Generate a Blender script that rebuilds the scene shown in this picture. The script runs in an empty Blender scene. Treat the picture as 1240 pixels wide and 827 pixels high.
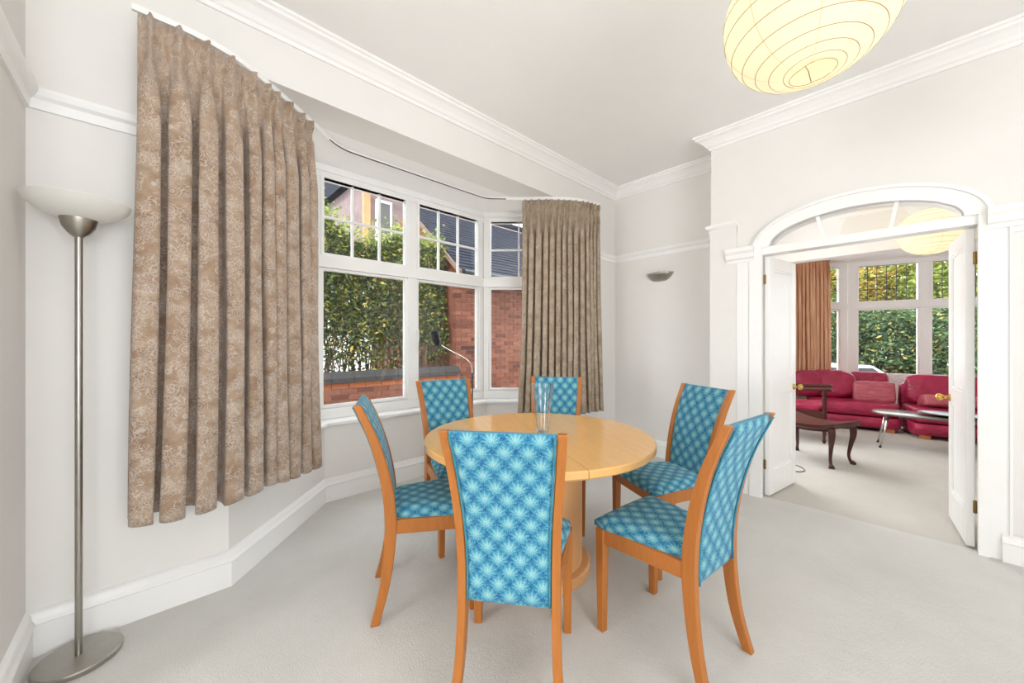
import bpy, bmesh, math, random
from mathutils import Vector, Matrix
random.seed(7)
S = bpy.context.scene
C = S.collection
PI = math.pi

# ------------------------------------------------------------------ camera, world, light, exposure
cam = bpy.data.cameras.new('camera'); cam.sensor_width = 36.0; cam.lens = 454.0 / 1240.0 * 36.0
cam.clip_start = 0.02; cam.clip_end = 200
co = bpy.data.objects.new('camera', cam); C.objects.link(co)
co.location = (0, 0, 1.27); co.rotation_euler = (PI / 2, 0, math.radians(46.6 - 90)); S.camera = co

w = bpy.data.worlds.new('overcast_sky'); S.world = w; w.use_nodes = True
bg = w.node_tree.nodes['Background']; bg.inputs[0].default_value = (0.86, 0.93, 1.0, 1); bg.inputs[1].default_value = 4.0

def sun(name, direction, strength, angle):
    l = bpy.data.lights.new(name, 'SUN'); l.energy = strength; l.angle = math.radians(angle); l.color = (1, .95, .86)
    o = bpy.data.objects.new(name, l); C.objects.link(o)
    o.rotation_euler = Vector(direction).to_track_quat('-Z', 'Y').to_euler()
sun('sun', (.60, .38, -.70), 3.2, 4)

def area(name, loc, direction, sx, sy, power, col=(1, .99, .97)):
    l = bpy.data.lights.new(name, 'AREA'); l.shape = 'RECTANGLE'; l.size = sx; l.size_y = sy; l.energy = power; l.color = col
    o = bpy.data.objects.new(name, l); C.objects.link(o); o.location = loc
    o.rotation_euler = Vector(direction).to_track_quat('-Z', 'Z').to_euler(); return o
# area lights adding daylight at the unseen side and back windows
area('daylight_side_window', (-3.93, 1.05, 1.25), (1, 0, .2), 1.0, 1.7, 50)
area('daylight_back_window', (.0, -2.53, 1.5), (0, 1, 1.2), 2.6, 1.9, 34)  # tilted steeply up to brighten the ceiling
area('living_room_fill', (5.5, 1.60, 1.5), (0, -1, .3), 2.0, 1.7, 30)  # unseen fill light added to brighten the living room

S.view_settings.view_transform = 'Standard'; S.view_settings.look = 'None'
S.view_settings.gamma = 1.0; S.view_settings.use_curve_mapping = False
S.view_settings.exposure = 0.56
S.cycles.max_bounces = 12; S.cycles.diffuse_bounces = 6; S.cycles.transparent_max_bounces = 32

# ------------------------------------------------------------------ helpers
def lin(c):
    c = [x / 255.0 for x in c]
    return tuple((x / 12.92 if x <= .04045 else ((x + .055) / 1.055) ** 2.4) for x in c) + (1.0,)

class N:
    """small node-graph writer"""
    def __init__(s, name):
        s.m = bpy.data.materials.new(name); s.m.use_nodes = True; s.t = s.m.node_tree
        s.b = s.t.nodes['Principled BSDF']; s.out = s.t.nodes['Material Output']
    def n(s, typ, **kw):
        nd = s.t.nodes.new('ShaderNode' + typ)
        for k, v in kw.items(): setattr(nd, k, v)
        return nd
    def set(s, sock, v):
        if hasattr(v, 'is_output'): s.t.links.new(v, sock)
        else: sock.default_value = v
    def math(s, op, a, b=None, c=None, clamp=False):
        nd = s.n('Math', operation=op); nd.use_clamp = clamp; s.set(nd.inputs[0], a)
        if b is not None: s.set(nd.inputs[1], b)
        if c is not None: s.set(nd.inputs[2], c)
        return nd.outputs[0]
    def mix(s, f, a, b, blend='MIX'):
        nd = s.n('Mix', data_type='RGBA', blend_type=blend); s.set(nd.inputs[0], f); s.set(nd.inputs[6], a); s.set(nd.inputs[7], b)
        return nd.outputs[2]
    def coord(s, which='Object', scale=(1, 1, 1), rot=(0, 0, 0)):
        tc = s.n('TexCoord'); mp = s.n('Mapping'); mp.inputs['Scale'].default_value = scale; mp.inputs['Rotation'].default_value = rot
        s.t.links.new(tc.outputs[which], mp.inputs[0]); return mp.outputs[0]
    def noise(s, vec, scale, detail=3, rough=.55):
        nd = s.n('TexNoise'); s.set(nd.inputs['Vector'], vec); nd.inputs['Scale'].default_value = scale
        nd.inputs['Detail'].default_value = detail; nd.inputs['Roughness'].default_value = rough; return nd.outputs[0]
    def ramp(s, f, stops):
        nd = s.n('ValToRGB'); s.set(nd.inputs[0], f); e = nd.color_ramp.elements
        while len(e) < len(stops): e.new(.5)
        for i, (p, c) in enumerate(stops): e[i].position = p; e[i].color = c
        return nd.outputs[0]
    def bump(s, h, strength=.2, dist=.01):
        nd = s.n('Bump'); nd.inputs['Strength'].default_value = strength; nd.inputs['Distance'].default_value = dist
        s.set(nd.inputs['Height'], h); s.set(s.b.inputs['Normal'], nd.outputs[0])
    def base(s, c, rough=.5, metal=0, spec=.5):
        s.set(s.b.inputs['Base Color'], c); s.b.inputs['Roughness'].default_value = rough
        s.b.inputs['Metallic'].default_value = metal; s.b.inputs['Specular IOR Level'].default_value = spec

def paint(name, c, rough=.5, var=.02, metal=0, nscale=6, bump=.0, spec=.4):
    k = N(name); c = lin(c); v = k.noise(k.coord(), nscale, 4)
    d = tuple(x * (1 - var * 2) for x in c[:3]) + (1,); u = tuple(min(1, x * (1 + var * 2)) for x in c[:3]) + (1,)
    k.base(k.ramp(v, [(.25, d), (.75, u)]), rough, metal, spec)
    if bump: k.bump(k.noise(k.coord(), nscale * 20, 2), bump, .004)
    return k.m

M = {}
M['wall'] = paint('wall_paint', (229, 226, 222), .6, .006, bump=.02)
M['ceiling'] = paint('ceiling_paint', (242, 240, 238), .7, .005)
M['gloss'] = paint('white_gloss_paint', (240, 239, 237), .3, .006)
M['hinge'] = paint('aged_brass', (150, 122, 76), .4, .08, 1)
M['brass'] = paint('brass', (205, 165, 85), .25, .05, 1)
M['steel'] = paint('brushed_steel', (170, 166, 158), .32, .03, 1, 30)
M['chrome'] = paint('chrome', (215, 212, 208), .12, .02, 1)
M['black'] = paint('black_metal', (38, 38, 42), .4, .05)
M['darkwood'] = paint('mahogany', (74, 36, 30), .3, .12, nscale=9)
M['lead'] = paint('lead_came', (62, 62, 58), .5, .05)
M['mortar'] = paint('mortar', (150, 132, 118), .9, .06)
M['coping'] = paint('coping_brick', (46, 43, 42), .85, .12, nscale=14)
M['slate'] = paint('slate_tile', (36, 38, 46), .9, .2, nscale=7, spec=.08)
M['render'] = paint('white_render', (228, 226, 222), .9, .03)
M['tilehung'] = paint('mauve_cladding', (112, 94, 92), .9, .15, nscale=4)
M['barge'] = paint('weathered_bargeboard', (104, 86, 72), .9, .1)
M['timber'] = paint('orange_timber', (150, 112, 72), .6, .08)
M['rubber'] = paint('tyre_rubber', (30, 30, 32), .8, .05)
M['carpaint'] = paint('white_car_paint', (232, 234, 238), .2, .01)
M['earth'] = paint('garden_earth', (104, 96, 78), .95, .2, nscale=3)
M['cord'] = paint('white_cord', (225, 222, 212), .6, .02)
M['cable'] = paint('grey_cable', (110, 108, 104), .6, .03)
M['stem'] = paint('twig_bark', (92, 76, 56), .9, .2)
M['tabledark'] = paint('grey_steel_top', (112, 103, 94), .22, .06)
M['reflection'] = paint('dark_reflection', (66, 60, 52), .25, .06)  # dark tone standing in for a reflection in the coffee table top
M['sofafoot'] = paint('oak_foot', (190, 120, 66), .5, .08)

def carpet(name, c):
    k = N(name); co_ = k.coord(); a = k.noise(co_, 2.2, 4, .6); b = k.noise(co_, 160, 2, .6)
    c0 = lin(c); c1 = tuple(x * .86 for x in c0[:3]) + (1,); c2 = tuple(min(1, x * 1.07) for x in c0[:3]) + (1,)
    col = k.ramp(a, [(.3, c1), (.7, c2)]); col = k.mix(.5, col, k.ramp(b, [(.25, c1), (.75, c2)]))
    k.base(col, 1.0, 0, .05); k.bump(k.math('ADD', b, k.math('MULTIPLY', k.noise(co_, 30, 3), .6)), .55, .006)
    return k.m
M['carpet'] = carpet('pale_grey_carpet', (212, 210, 205))
M['carpet2'] = carpet('warm_grey_carpet', (200, 195, 187))

def wood(name, c, rough, grain=(1, 14, 14), var=.14, which='Object'):
    k = N(name); v = k.coord(which, grain); a = k.noise(v, 4, 5, .6); b = k.noise(v, 22, 3, .5); c0 = lin(c)
    d = tuple(x * (1 - var) for x in c0[:3]) + (1,); u = tuple(min(1, x * (1 + var * .8)) for x in c0[:3]) + (1,)
    k.base(k.ramp(k.math('ADD', k.math('MULTIPLY', a, .7), k.math('MULTIPLY', b, .3)), [(.3, d), (.7, u)]), rough, 0, .5)
    return k.m
M['wood'] = wood('cherry_chair_wood', (172, 104, 42), .36, (14, 14, 1.2))
M['tabletop'] = wood('honey_maple_top', (232, 180, 112), .16, (1.2, 9, 4), .06)
M['tablebase'] = wood('honey_maple_base', (222, 168, 112), .38, (9, 9, .8), .06)

def glass_pane(name, tint=(1, 1, 1, 1), refl=.06):
    k = N(name); t = k.n('BsdfTransparent'); t.inputs[0].default_value = tint
    g = k.n('BsdfGlossy'); g.inputs['Roughness'].default_value = .02
    lw = k.n('LayerWeight'); lw.inputs[0].default_value = .25
    f = k.math('ADD', k.math('MULTIPLY', lw.outputs['Fresnel'], .55), refl * .5, clamp=True)
    mx = k.n('MixShader'); k.t.links.new(f, mx.inputs[0]); k.t.links.new(t.outputs[0], mx.inputs[1]); k.t.links.new(g.outputs[0], mx.inputs[2])
    k.t.links.new(mx.outputs[0], k.out.inputs[0]); return k.m
M['glass'] = glass_pane('window_glass', refl=.03); M['fanglass'] = glass_pane('fanlight_glass', refl=.16)
M['vaseglass'] = glass_pane('vase_glass', (.985, .99, .99, 1), .04)

k = N('frosted_glass'); k.base(lin((236, 235, 230)), .35, 0, .5); tl = k.n('BsdfTranslucent'); tl.inputs[0].default_value = (.95, .94, .92, 1)
mx = k.n('MixShader'); mx.inputs[0].default_value = .5; k.t.links.new(k.b.outputs[0], mx.inputs[1]); k.t.links.new(tl.outputs[0], mx.inputs[2]); k.t.links.new(mx.outputs[0], k.out.inputs[0]); M['frost'] = k.m

def lantern_paper(name, c, strength):
    k = N(name); v = k.noise(k.coord('Object', (1, 1, 3)), 9, 4)
    col = k.ramp(v, [(.3, tuple(x * .9 for x in c[:3]) + (1,)), (.7, c)])
    k.base(lin((150, 140, 120)), .8, 0, .1); k.set(k.b.inputs['Emission Color'], col); k.b.inputs['Emission Strength'].default_value = strength
    return k.m
M['paper'] = lantern_paper('lit_rice_paper', (1.0, .87, .54, 1), .66)
M['seam'] = paint('paper_seam', (226, 196, 140), .8, .03)
M['rib'] = paint('bamboo_rib', (172, 122, 70), .7, .05)

def fan_fabric():
    """teal fabric: staggered rows of fan-shaped flowers with radiating petals (UV in metres)"""
    k = N('teal_fan_fabric'); tc = k.n('TexCoord'); sx = k.n('SeparateXYZ'); k.t.links.new(tc.outputs['UV'], sx.inputs[0])
    A, P = .076, .044; u, v = sx.outputs[0], sx.outputs[1]
    def cell(ou, ov):
        x = k.math('SUBTRACT', k.math('FRACT', k.math('MULTIPLY_ADD', u, 1 / A, ou)), .5)
        y = k.math('SUBTRACT', k.math('FRACT', k.math('MULTIPLY_ADD', v, 1 / (2 * P), ov)), .5)
        x = k.math('MULTIPLY', x, A); y = k.math('MULTIPLY', y, 2 * P)
        r = k.math('SQRT', k.math('ADD', k.math('MULTIPLY', x, x), k.math('MULTIPLY', y, y)))
        return x, y, r
    a, b = cell(.5, .5), cell(0.0, 0.0)
    near = k.math('LESS_THAN', a[2], b[2])
    def pick(i): return k.math('ADD', k.math('MULTIPLY', near, a[i]), k.math('MULTIPLY', k.math('SUBTRACT', 1, near), b[i]))
    x, y, r = pick(0), pick(1), pick(2)
    th = k.math('ARCTAN2', x, k.math('ADD', y, .012))
    r2 = k.math('SQRT', k.math('ADD', k.math('MULTIPLY', x, x), k.math('POWER', k.math('ADD', y, .012), 2)))
    spoke = k.math('MULTIPLY_ADD', k.math('COSINE', k.math('MULTIPLY', th, 13)), .5, .5)
    ring = k.math('MULTIPLY_ADD', k.math('COSINE', k.math('MULTIPLY', r2, 430)), .5, .5)
    centre = k.math('SUBTRACT', 1.12, k.math('MULTIPLY', r, 31), clamp=True)
    fine = k.noise(k.coord('UV'), 330, 2)
    vo = k.n('TexVoronoi'); k.set(vo.inputs['Vector'], k.coord('UV')); vo.inputs['Scale'].default_value = 175
    loop = k.math('SUBTRACT', 1, k.math('MULTIPLY', k.math('ABSOLUTE', k.math('SUBTRACT', vo.outputs['Distance'], .42)), 5), clamp=True)
    outer = k.math('SUBTRACT', 1, centre)
    val = k.math('ADD', k.math('MULTIPLY', centre, .62), k.math('MULTIPLY', spoke, k.math('MULTIPLY_ADD', centre, .06, .14)))
    val = k.math('ADD', val, k.math('MULTIPLY', k.math('MULTIPLY', loop, outer), .34))
    val = k.math('ADD', val, k.math('MULTIPLY', k.math('SUBTRACT', fine, .5), .75))
    col = k.ramp(val, [(.10, lin((30, 88, 132))), (.36, lin((60, 134, 162))), (.62, lin((116, 172, 182))), (1.0, lin((178, 210, 192)))])
    k.base(col, .85, 0, .15); k.b.inputs['Sheen Weight'].default_value = .15
    k.bump(fine, .25, .003); return k.m
M['fabric'] = fan_fabric(); M['welt'] = paint('teal_piping', (56, 126, 146), .85, .1, nscale=60)

def curtain_fabric(name, cols, line, amount):
    k = N(name); uv = k.coord('UV'); wob = k.n('TexNoise'); k.set(wob.inputs['Vector'], uv); wob.inputs['Scale'].default_value = 16; wob.inputs['Detail'].default_value = 2
    va = k.n('VectorMath', operation='MULTIPLY_ADD'); k.set(va.inputs[0], wob.outputs['Color']); va.inputs[1].default_value = (.07, .07, 0); k.set(va.inputs[2], uv)
    def cells(sc, wd):
        vo = k.n('TexVoronoi'); vo.feature = 'DISTANCE_TO_EDGE'; k.set(vo.inputs['Vector'], va.outputs[0]); vo.inputs['Scale'].default_value = sc
        return k.math('LESS_THAN', vo.outputs[0], wd)
    fl = k.n('TexVoronoi'); k.set(fl.inputs['Vector'], uv); fl.inputs['Scale'].default_value = 11; fl.inputs['Randomness'].default_value = .6     # flower heads
    petal = k.math('GREATER_THAN', k.math('SINE', k.math('MULTIPLY', fl.outputs['Distance'], 60)), .72)
    inside = k.math('LESS_THAN', fl.outputs['Distance'], .42)
    ln = k.math('MAXIMUM', k.math('MULTIPLY', cells(80, .065), k.math('GREATER_THAN', k.noise(uv, 13, 2), .46)), k.math('MULTIPLY', k.math('MULTIPLY', petal, inside), cells(95, .25)))
    patch = k.ramp(k.noise(uv, 9, 5, .7), [(.32, lin(cols[0])), (.5, lin(cols[1])), (.68, lin(cols[2]))])
    grey = k.mix(k.math('MULTIPLY', k.math('GREATER_THAN', k.noise(uv, 70, 3, .7), .53), .4), patch, lin(cols[3]))
    col = k.mix(k.math('MULTIPLY', ln, amount), grey, lin(line))
    k.base(col, .8, 0, .15); k.b.inputs['Sheen Weight'].default_value = .25
    k.bump(k.math('ADD', k.noise(uv, 260, 2), ln), .3, .003); return k.m
M['curtain'] = curtain_fabric('embroidered_curtain', [(136, 107, 84), (163, 138, 115), (182, 161, 142), (146, 135, 127)], (206, 199, 192), .48)
M['curtain2'] = curtain_fabric('embroidered_curtain_grey', [(136, 114, 92), (160, 140, 118), (178, 160, 140), (146, 134, 122)], (200, 190, 176), .45)
k = N('copper_curtain'); st = k.noise(k.coord('UV', (1, .02, 1)), 90, 2)
k.base(k.ramp(st, [(.3, lin((184, 124, 88))), (.7, lin((238, 194, 158)))]), .55, 0, .3); M['curtain3'] = k.m

k = N('crimson_leather'); a = k.noise(k.coord(), 5, 4); k.base(k.ramp(a, [(.3, lin((142, 22, 56))), (.7, lin((176, 40, 80)))]), .42, 0, .5)
k.bump(k.noise(k.coord('Object', (1, 1, 1.6)), 8, 3), .55, .05); M['leather'] = k.m
k = N('rose_cushion'); a = k.noise(k.coord('Object', (1, 1, 6)), 9, 4); k.base(k.ramp(a, [(.3, lin((156, 62, 76))), (.7, lin((196, 104, 116)))]), .45, 0, .5)
k.bump(a, .5, .02); M['rose'] = k.m

def brickmat(name, stops):
    k = N(name); oi = k.n('ObjectInfo'); c = k.ramp(oi.outputs['Random'], stops)
    v = k.noise(k.coord('Object'), 30, 4); k.base(k.mix(k.math('MULTIPLY', v, .5), c, lin((72, 42, 34))), .9, 0, .1); k.bump(v, .5, .006); return k.m
M['brick'] = brickmat('red_brick', [(0, lin((92, 58, 48))), (.35, lin((116, 74, 60))), (.7, lin((128, 86, 70))), (.93, lin((106, 66, 54))), (1, lin((70, 48, 46)))])
M['brickorange'] = brickmat('orange_brick', [(0, lin((146, 84, 54))), (.5, lin((160, 98, 64))), (1, lin((134, 74, 54)))])

def leafmat(name, stops, trans=.35):
    k = N(name); g = k.n('NewGeometry'); c = k.ramp(g.outputs['Random Per Island'], stops)
    k.base(c, .55, 0, .35); t = k.n('BsdfTranslucent'); k.t.links.new(c, t.inputs[0])
    mx = k.n('MixShader'); mx.inputs[0].default_value = trans; k.t.links.new(k.b.outputs[0], mx.inputs[1]); k.t.links.new(t.outputs[0], mx.inputs[2])
    k.t.links.new(mx.outputs[0], k.out.inputs[0]); return k.m
M['hedge'] = leafmat('hedge_leaf', [(0, lin((28, 42, 20))), (.4, lin((54, 72, 30))), (.72, lin((88, 104, 40))), (.9, lin((136, 136, 54))), (.97, lin((168, 150, 60))), (1, lin((158, 112, 52)))])
M['hedgetop'] = leafmat('hedge_leaf_young', [(0, lin((80, 104, 40))), (.5, lin((116, 134, 56))), (1, lin((170, 170, 88)))])
M['evergreen'] = leafmat('evergreen_leaf', [(0, lin((26, 48, 34))), (.45, lin((56, 86, 54))), (.8, lin((104, 128, 80))), (.94, lin((150, 154, 86))), (1, lin((186, 166, 84)))])
M['autumn'] = leafmat('autumn_leaf', [(0, lin((112, 128, 58))), (.4, lin((176, 172, 84))), (.8, lin((210, 178, 92))), (1, lin((206, 136, 84)))], .5)

class MB:
    def __init__(s): s.v = []; s.f = []; s.uv = None
    def add(s, vs, fs):
        o = len(s.v); s.v += [tuple(p) for p in vs]; s.f += [tuple(i + o for i in f) for f in fs]; return s
    def box(s, x0, x1, y0, y1, z0, z1):
        return s.add([(x0, y0, z0), (x1, y0, z0), (x1, y1, z0), (x0, y1, z0), (x0, y0, z1), (x1, y0, z1), (x1, y1, z1), (x0, y1, z1)],
                     [(3, 2, 1, 0), (4, 5, 6, 7), (0, 1, 5, 4), (1, 2, 6, 5), (2, 3, 7, 6), (3, 0, 4, 7)])
    def extrude(s, poly, fn, a, b):
        """poly: 2-D points; fn(p, t) -> 3-D point; extruded between t = a and t = b"""
        n = len(poly)
        return s.add([fn(p, a) for p in poly] + [fn(p, b) for p in poly],
                     [tuple(range(n))[::-1], tuple(range(n, 2 * n))] + [(i, (i + 1) % n, n + (i + 1) % n, n + i) for i in range(n)])
    def prism(s, poly, z0, z1): return s.extrude(poly, lambda p, t: (p[0], p[1], t), z0, z1)
    def loft(s, rings, closed=True, cap=True):
        n = len(rings[0]); vs = [p for r in rings for p in r]; fs = []
        for j in range(len(rings) - 1):
            for i in range(n if closed else n - 1):
                fs.append((j * n + i, j * n + (i + 1) % n, (j + 1) * n + (i + 1) % n, (j + 1) * n + i))
        if cap and closed: fs += [tuple(range(n))[::-1], tuple(range((len(rings) - 1) * n, len(rings) * n))]
        return s.add(vs, fs)
    def lathe(s, prof, cx=0, cy=0, n=32, cap=True):
        return s.loft([[(cx + r * math.cos(2 * PI * i / n), cy + r * math.sin(2 * PI * i / n), z) for i in range(n)] for r, z in prof], True, cap)
    def tube(s, path, r, n=8):
        rings = []; P = [Vector(p) for p in path]; up = Vector((.13, .21, .97))
        for i, p in enumerate(P):
            t = (P[min(i + 1, len(P) - 1)] - P[max(i - 1, 0)]).normalized(); a = t.cross(up)
            if a.length < .05: a = t.cross(Vector((1, 0, 0)))
            a.normalize(); b = t.cross(a); rr = r[i] if isinstance(r, (list, tuple)) else r
            rings.append([tuple(p + a * rr * math.cos(2 * PI * q / n) + b * rr * math.sin(2 * PI * q / n)) for q in range(n)])
        return s.loft(rings)
    def sweep(s, path, prof):
        """horizontal polyline path (x, y); profile points (offset to the right of travel, z), mitred"""
        P = [Vector(p) for p in path]; rings = []
        def nrm(a, b): d = (b - a).normalized(); return Vector((d.y, -d.x))
        for i, p in enumerate(P):
            if i == 0: m = nrm(P[0], P[1])
            elif i == len(P) - 1: m = nrm(P[-2], P[-1])
            else:
                a, b = nrm(P[i - 1], p), nrm(p, P[i + 1]); m = (a + b) / max(.2, 1 + a.dot(b))
            rings.append([(p.x + m.x * o, p.y + m.y * o, z) for o, z in prof])
        return s.loft(rings)
    def build(s, name, mat, parent=None, smooth=False, bevel=0, seg=1, solid=0):
        me = bpy.data.meshes.new(name); me.from_pydata(s.v, [], s.f); me.update()
        if s.uv:
            l = me.uv_layers.new(name='UVMap'); d = l.data
            for p in me.polygons:
                for li in p.loop_indices: d[li].uv = s.uv[me.loops[li].vertex_index]
        bm = bmesh.new(); bm.from_mesh(me)
        if not s.uv: bmesh.ops.recalc_face_normals(bm, faces=bm.faces)
        if bevel: bmesh.ops.bevel(bm, geom=bm.edges[:], offset=bevel, segments=seg, affect='EDGES', profile=.5)
        bm.to_mesh(me); bm.free()
        me.materials.append(M[mat] if isinstance(mat, str) else mat)
        if smooth:
            for p in me.polygons: p.use_smooth = True
            if smooth == 'auto':
                me.set_sharp_from_angle(angle=math.radians(38))
        o = bpy.data.objects.new(name, me); C.objects.link(o)
        if parent: o.parent = parent
        if solid:
            md = o.modifiers.new('thickness', 'SOLIDIFY'); md.thickness = solid; md.offset = 0
        return o

def tag(o, label, cat=None, group=None, kind=None):
    o['label'] = label
    if cat: o['category'] = cat
    if group: o['group'] = group
    if kind: o['kind'] = kind
    return o
def empty(name, loc=(0, 0, 0), rz=0):
    o = bpy.data.objects.new(name, None); C.objects.link(o); o.location = loc; o.rotation_euler = (0, 0, rz); o.empty_display_size = .1; return o
def struct(mb, name, mat, label, cat, **kw): return tag(mb.build(name, mat, **kw), label, cat, kind='structure')
def copy_tree(o, parent=None):
    c = o.copy(); C.objects.link(c); c.parent = parent
    for ch in list(o.children): copy_tree(ch, c)
    return c

# ------------------------------------------------------------------ the dining room shell
YF = 2.436; XP = -.385; XD = 3.581; XR = 4.01; ZC = 3.08; ZB = 2.72
P1, P2, P3, P4 = (.27, YF), (.958, 3.175), (2.62, 3.175), (3.36, YF)
XL, YB = -3.95, -2.55
def off(a, b, d):      # shift the line a-b by d to its left
    t = (Vector(b) - Vector(a)).normalized(); n = Vector((-t.y, t.x)) * d; return tuple(Vector(a) + n), tuple(Vector(b) + n)
def isect(a, b, c, d):
    a, b, c, d = map(Vector, (a, b, c, d)); r = b - a; q = d - c; t = ((c - a).x * q.y - (c - a).y * q.x) / (r.x * q.y - r.y * q.x); return tuple(a + r * t)
def bay_offset(d):     # the bay line P1..P4 pushed outwards
    l0, l1, l2 = off(P1, P2, d), off(P2, P3, d), off(P3, P4, d)
    return [isect(*l0, (0, YF + d), (1, YF + d)), isect(*l0, *l1), isect(*l1, *l2), isect(*l2, (0, YF + d), (1, YF + d))]
O30 = bay_offset(.30)

struct(MB().prism([(XL - .2, YB - .2), (XD + .04, YB - .2), (XD + .04, 1.1), (XR + .2, 1.1), (XR + .2, YF + .2), O30[3], O30[2], O30[1], O30[0], (XL - .2, YF + .2)], -.12, 0),
       'floor', 'carpet', 'pale grey fitted carpet of the dining room', 'floor')
struct(MB().box(XL - .2, XR + .14, YB - .2, YF + .3, ZC, ZC + .12), 'ceiling', 'ceiling', 'white ceiling of the dining room', 'ceiling')
struct(MB().prism([(P1[0], YF + .3), O30[0], O30[1], O30[2], O30[3], (P4[0], YF + .3)], ZB, ZB + .1), 'ceiling_bay', 'ceiling', 'white lower ceiling of the window bay', 'ceiling')
struct(MB().box(P1[0], P4[0], YF, YF + .3, ZB, ZC), 'trim_1', 'wall', 'white beam above the window bay', 'beam')
# front wall left of the bay (runs on past the pier) and its bit right of the bay
struct(MB().prism([(XL - .2, YF), P1, O30[0], (XL - .2, YF + .3)], 0, ZC).prism([P4, (XR + .14, YF), (XR + .14, YF + .3), O30[3]], 0, ZC),
       'wall_front', 'wall', 'white front wall on either side of the window bay', 'wall')
pb = bay_offset(.30)
struct(MB().prism([P1, P2, P3, P4, pb[3], pb[2], pb[1], pb[0]], 0, .60), 'wall_bay', 'wall', 'white low wall below the bay windows', 'wall')
hd = bay_offset(.10)
struct(MB().prism([hd[0], hd[1], hd[2], hd[3], pb[3], pb[2], pb[1], pb[0]], 2.665, ZB), 'trim_2', 'gloss', 'white head above the bay windows', 'trim')
si = bay_offset(-.035); so_ = bay_offset(.16)
struct(MB().prism([si[0], si[1], si[2], si[3], so_[3], so_[2], so_[1], so_[0]], .60, .628), 'trim_3', 'gloss', 'white window board running round the bay', 'window sill', bevel=.006, seg=2)
# left pier
struct(MB().box(XP - .22, XP, 1.86, YF, 0, ZC), 'wall_left', 'wall', 'white wall pier beside the steel floor lamp', 'wall')
# outer walls behind the photographer, with their window openings
struct(MB().box(XL - .2, XL, YB - .2, .5, 0, ZC).box(XL - .2, XL, 1.6, YF, 0, ZC).box(XL - .2, XL, .5, 1.6, 2.15, ZC).box(XL - .2, XL, .5, 1.6, 0, .35),
       'wall_side', 'wall', 'white side wall with a tall window opening', 'wall')
struct(MB().box(XL, -1.3, YB - .2, YB, 0, ZC).box(1.3, XD + .14, YB - .2, YB, 0, ZC).box(-1.3, 1.3, YB - .2, YB, 2.45, ZC).box(-1.3, 1.3, YB - .2, YB, 0, .55),
       'wall_back', 'wall', 'white back wall with a window opening', 'wall')
# wall with the arched double doorway
AC = .266; RI = (.50, .192); RO = (.598, .285); ZS = 2.03
def ell(r, n=28, a0=0, a1=PI): return [(AC + r[0] * math.cos(a0 + (a1 - a0) * i / n), ZS + r[1] * math.sin(a0 + (a1 - a0) * i / n)) for i in range(n + 1)]
JL, JR = .83, -.298
poly = [(YB, 0), (JR, 0), (JR, ZS)] + ell(RI)[::-1][0:0] + [(AC - RI[0], ZS)] + ell(RI)[::-1][1:-1] + [(AC + RI[0], ZS), (JL, ZS), (JL, 0), (1.208, 0), (1.208, ZC), (YB, ZC)]
struct(MB().extrude(poly, lambda p, t: (t, p[0], p[1]), XD, XD + .14).box(XD + .14, XR + .14, 1.10, 1.208, 0, ZC),
       'wall_right', 'wall', 'white wall with the arched double doorway', 'wall')
struct(MB().box(XR, XR + .14, 1.208, YF, 0, ZC), 'wall_recess', 'wall', 'white recessed wall carrying the steel wall light', 'wall')

# mouldings
CORN = [(0, 2.965), (.012, 2.965), (.018, 2.985), (.03, 2.99), (.045, 3.01), (.075, 3.035), (.1, 3.045), (.1, 3.06), (.115, 3.065), (.115, ZC + .002), (0, ZC + .002)]
struct(MB().sweep([(XP, 1.86), (XP, YF), (XR, YF), (XR, 1.208), (XD, 1.208), (XD, YB)], CORN), 'trim_4', 'ceiling', 'white moulded cornice round the dining room ceiling', 'cornice')
RAIL = [(0, 2.212), (.012, 2.212), (.016, 2.25), (.03, 2.262), (.038, 2.28), (.038, 2.292), (0, 2.295)]
struct(MB().sweep([(XP, 1.86), (XP, YF), (P1[0] - .02, YF)], RAIL), 'trim_5', 'gloss', 'white picture rail behind the steel floor lamp', 'picture rail')
struct(MB().sweep([(P4[0] + .06, YF), (XR, YF), (XR, 1.208), (XD, 1.208), (XD, 1.0)], RAIL), 'trim_6', 'gloss', 'white picture rail above the steel wall light', 'picture rail')
SK = [(0, 0), (.022, 0), (.022, .125), (.03, .132), (.024, .142), (.018, .15), (.018, .165), (.008, .178), (0, .182)]
struct(MB().sweep([(XP, 1.86), (XP, YF), P1, P2, P3, P4, (XR, YF), (XR, 1.208), (XD, 1.208), (XD, .98)], SK), 'baseboard_front', 'gloss', 'white moulded skirting board round the bay', 'skirting board', smooth='auto')
SK2 = [(o * 1.25, z * .86) for o, z in SK]
struct(MB().sweep([(XD - .012, -.372), (XD - .012, YB)], SK2), 'baseboard_right', 'gloss', 'white moulded skirting board right of the doorway', 'skirting board', smooth='auto')
struct(MB().box(P4[0] + .055, P4[0] + .075, YF - .012, YF, .18, 2.25), 'trim_7', 'gloss', 'thin white upright bead right of the bay curtain', 'trim')
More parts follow.
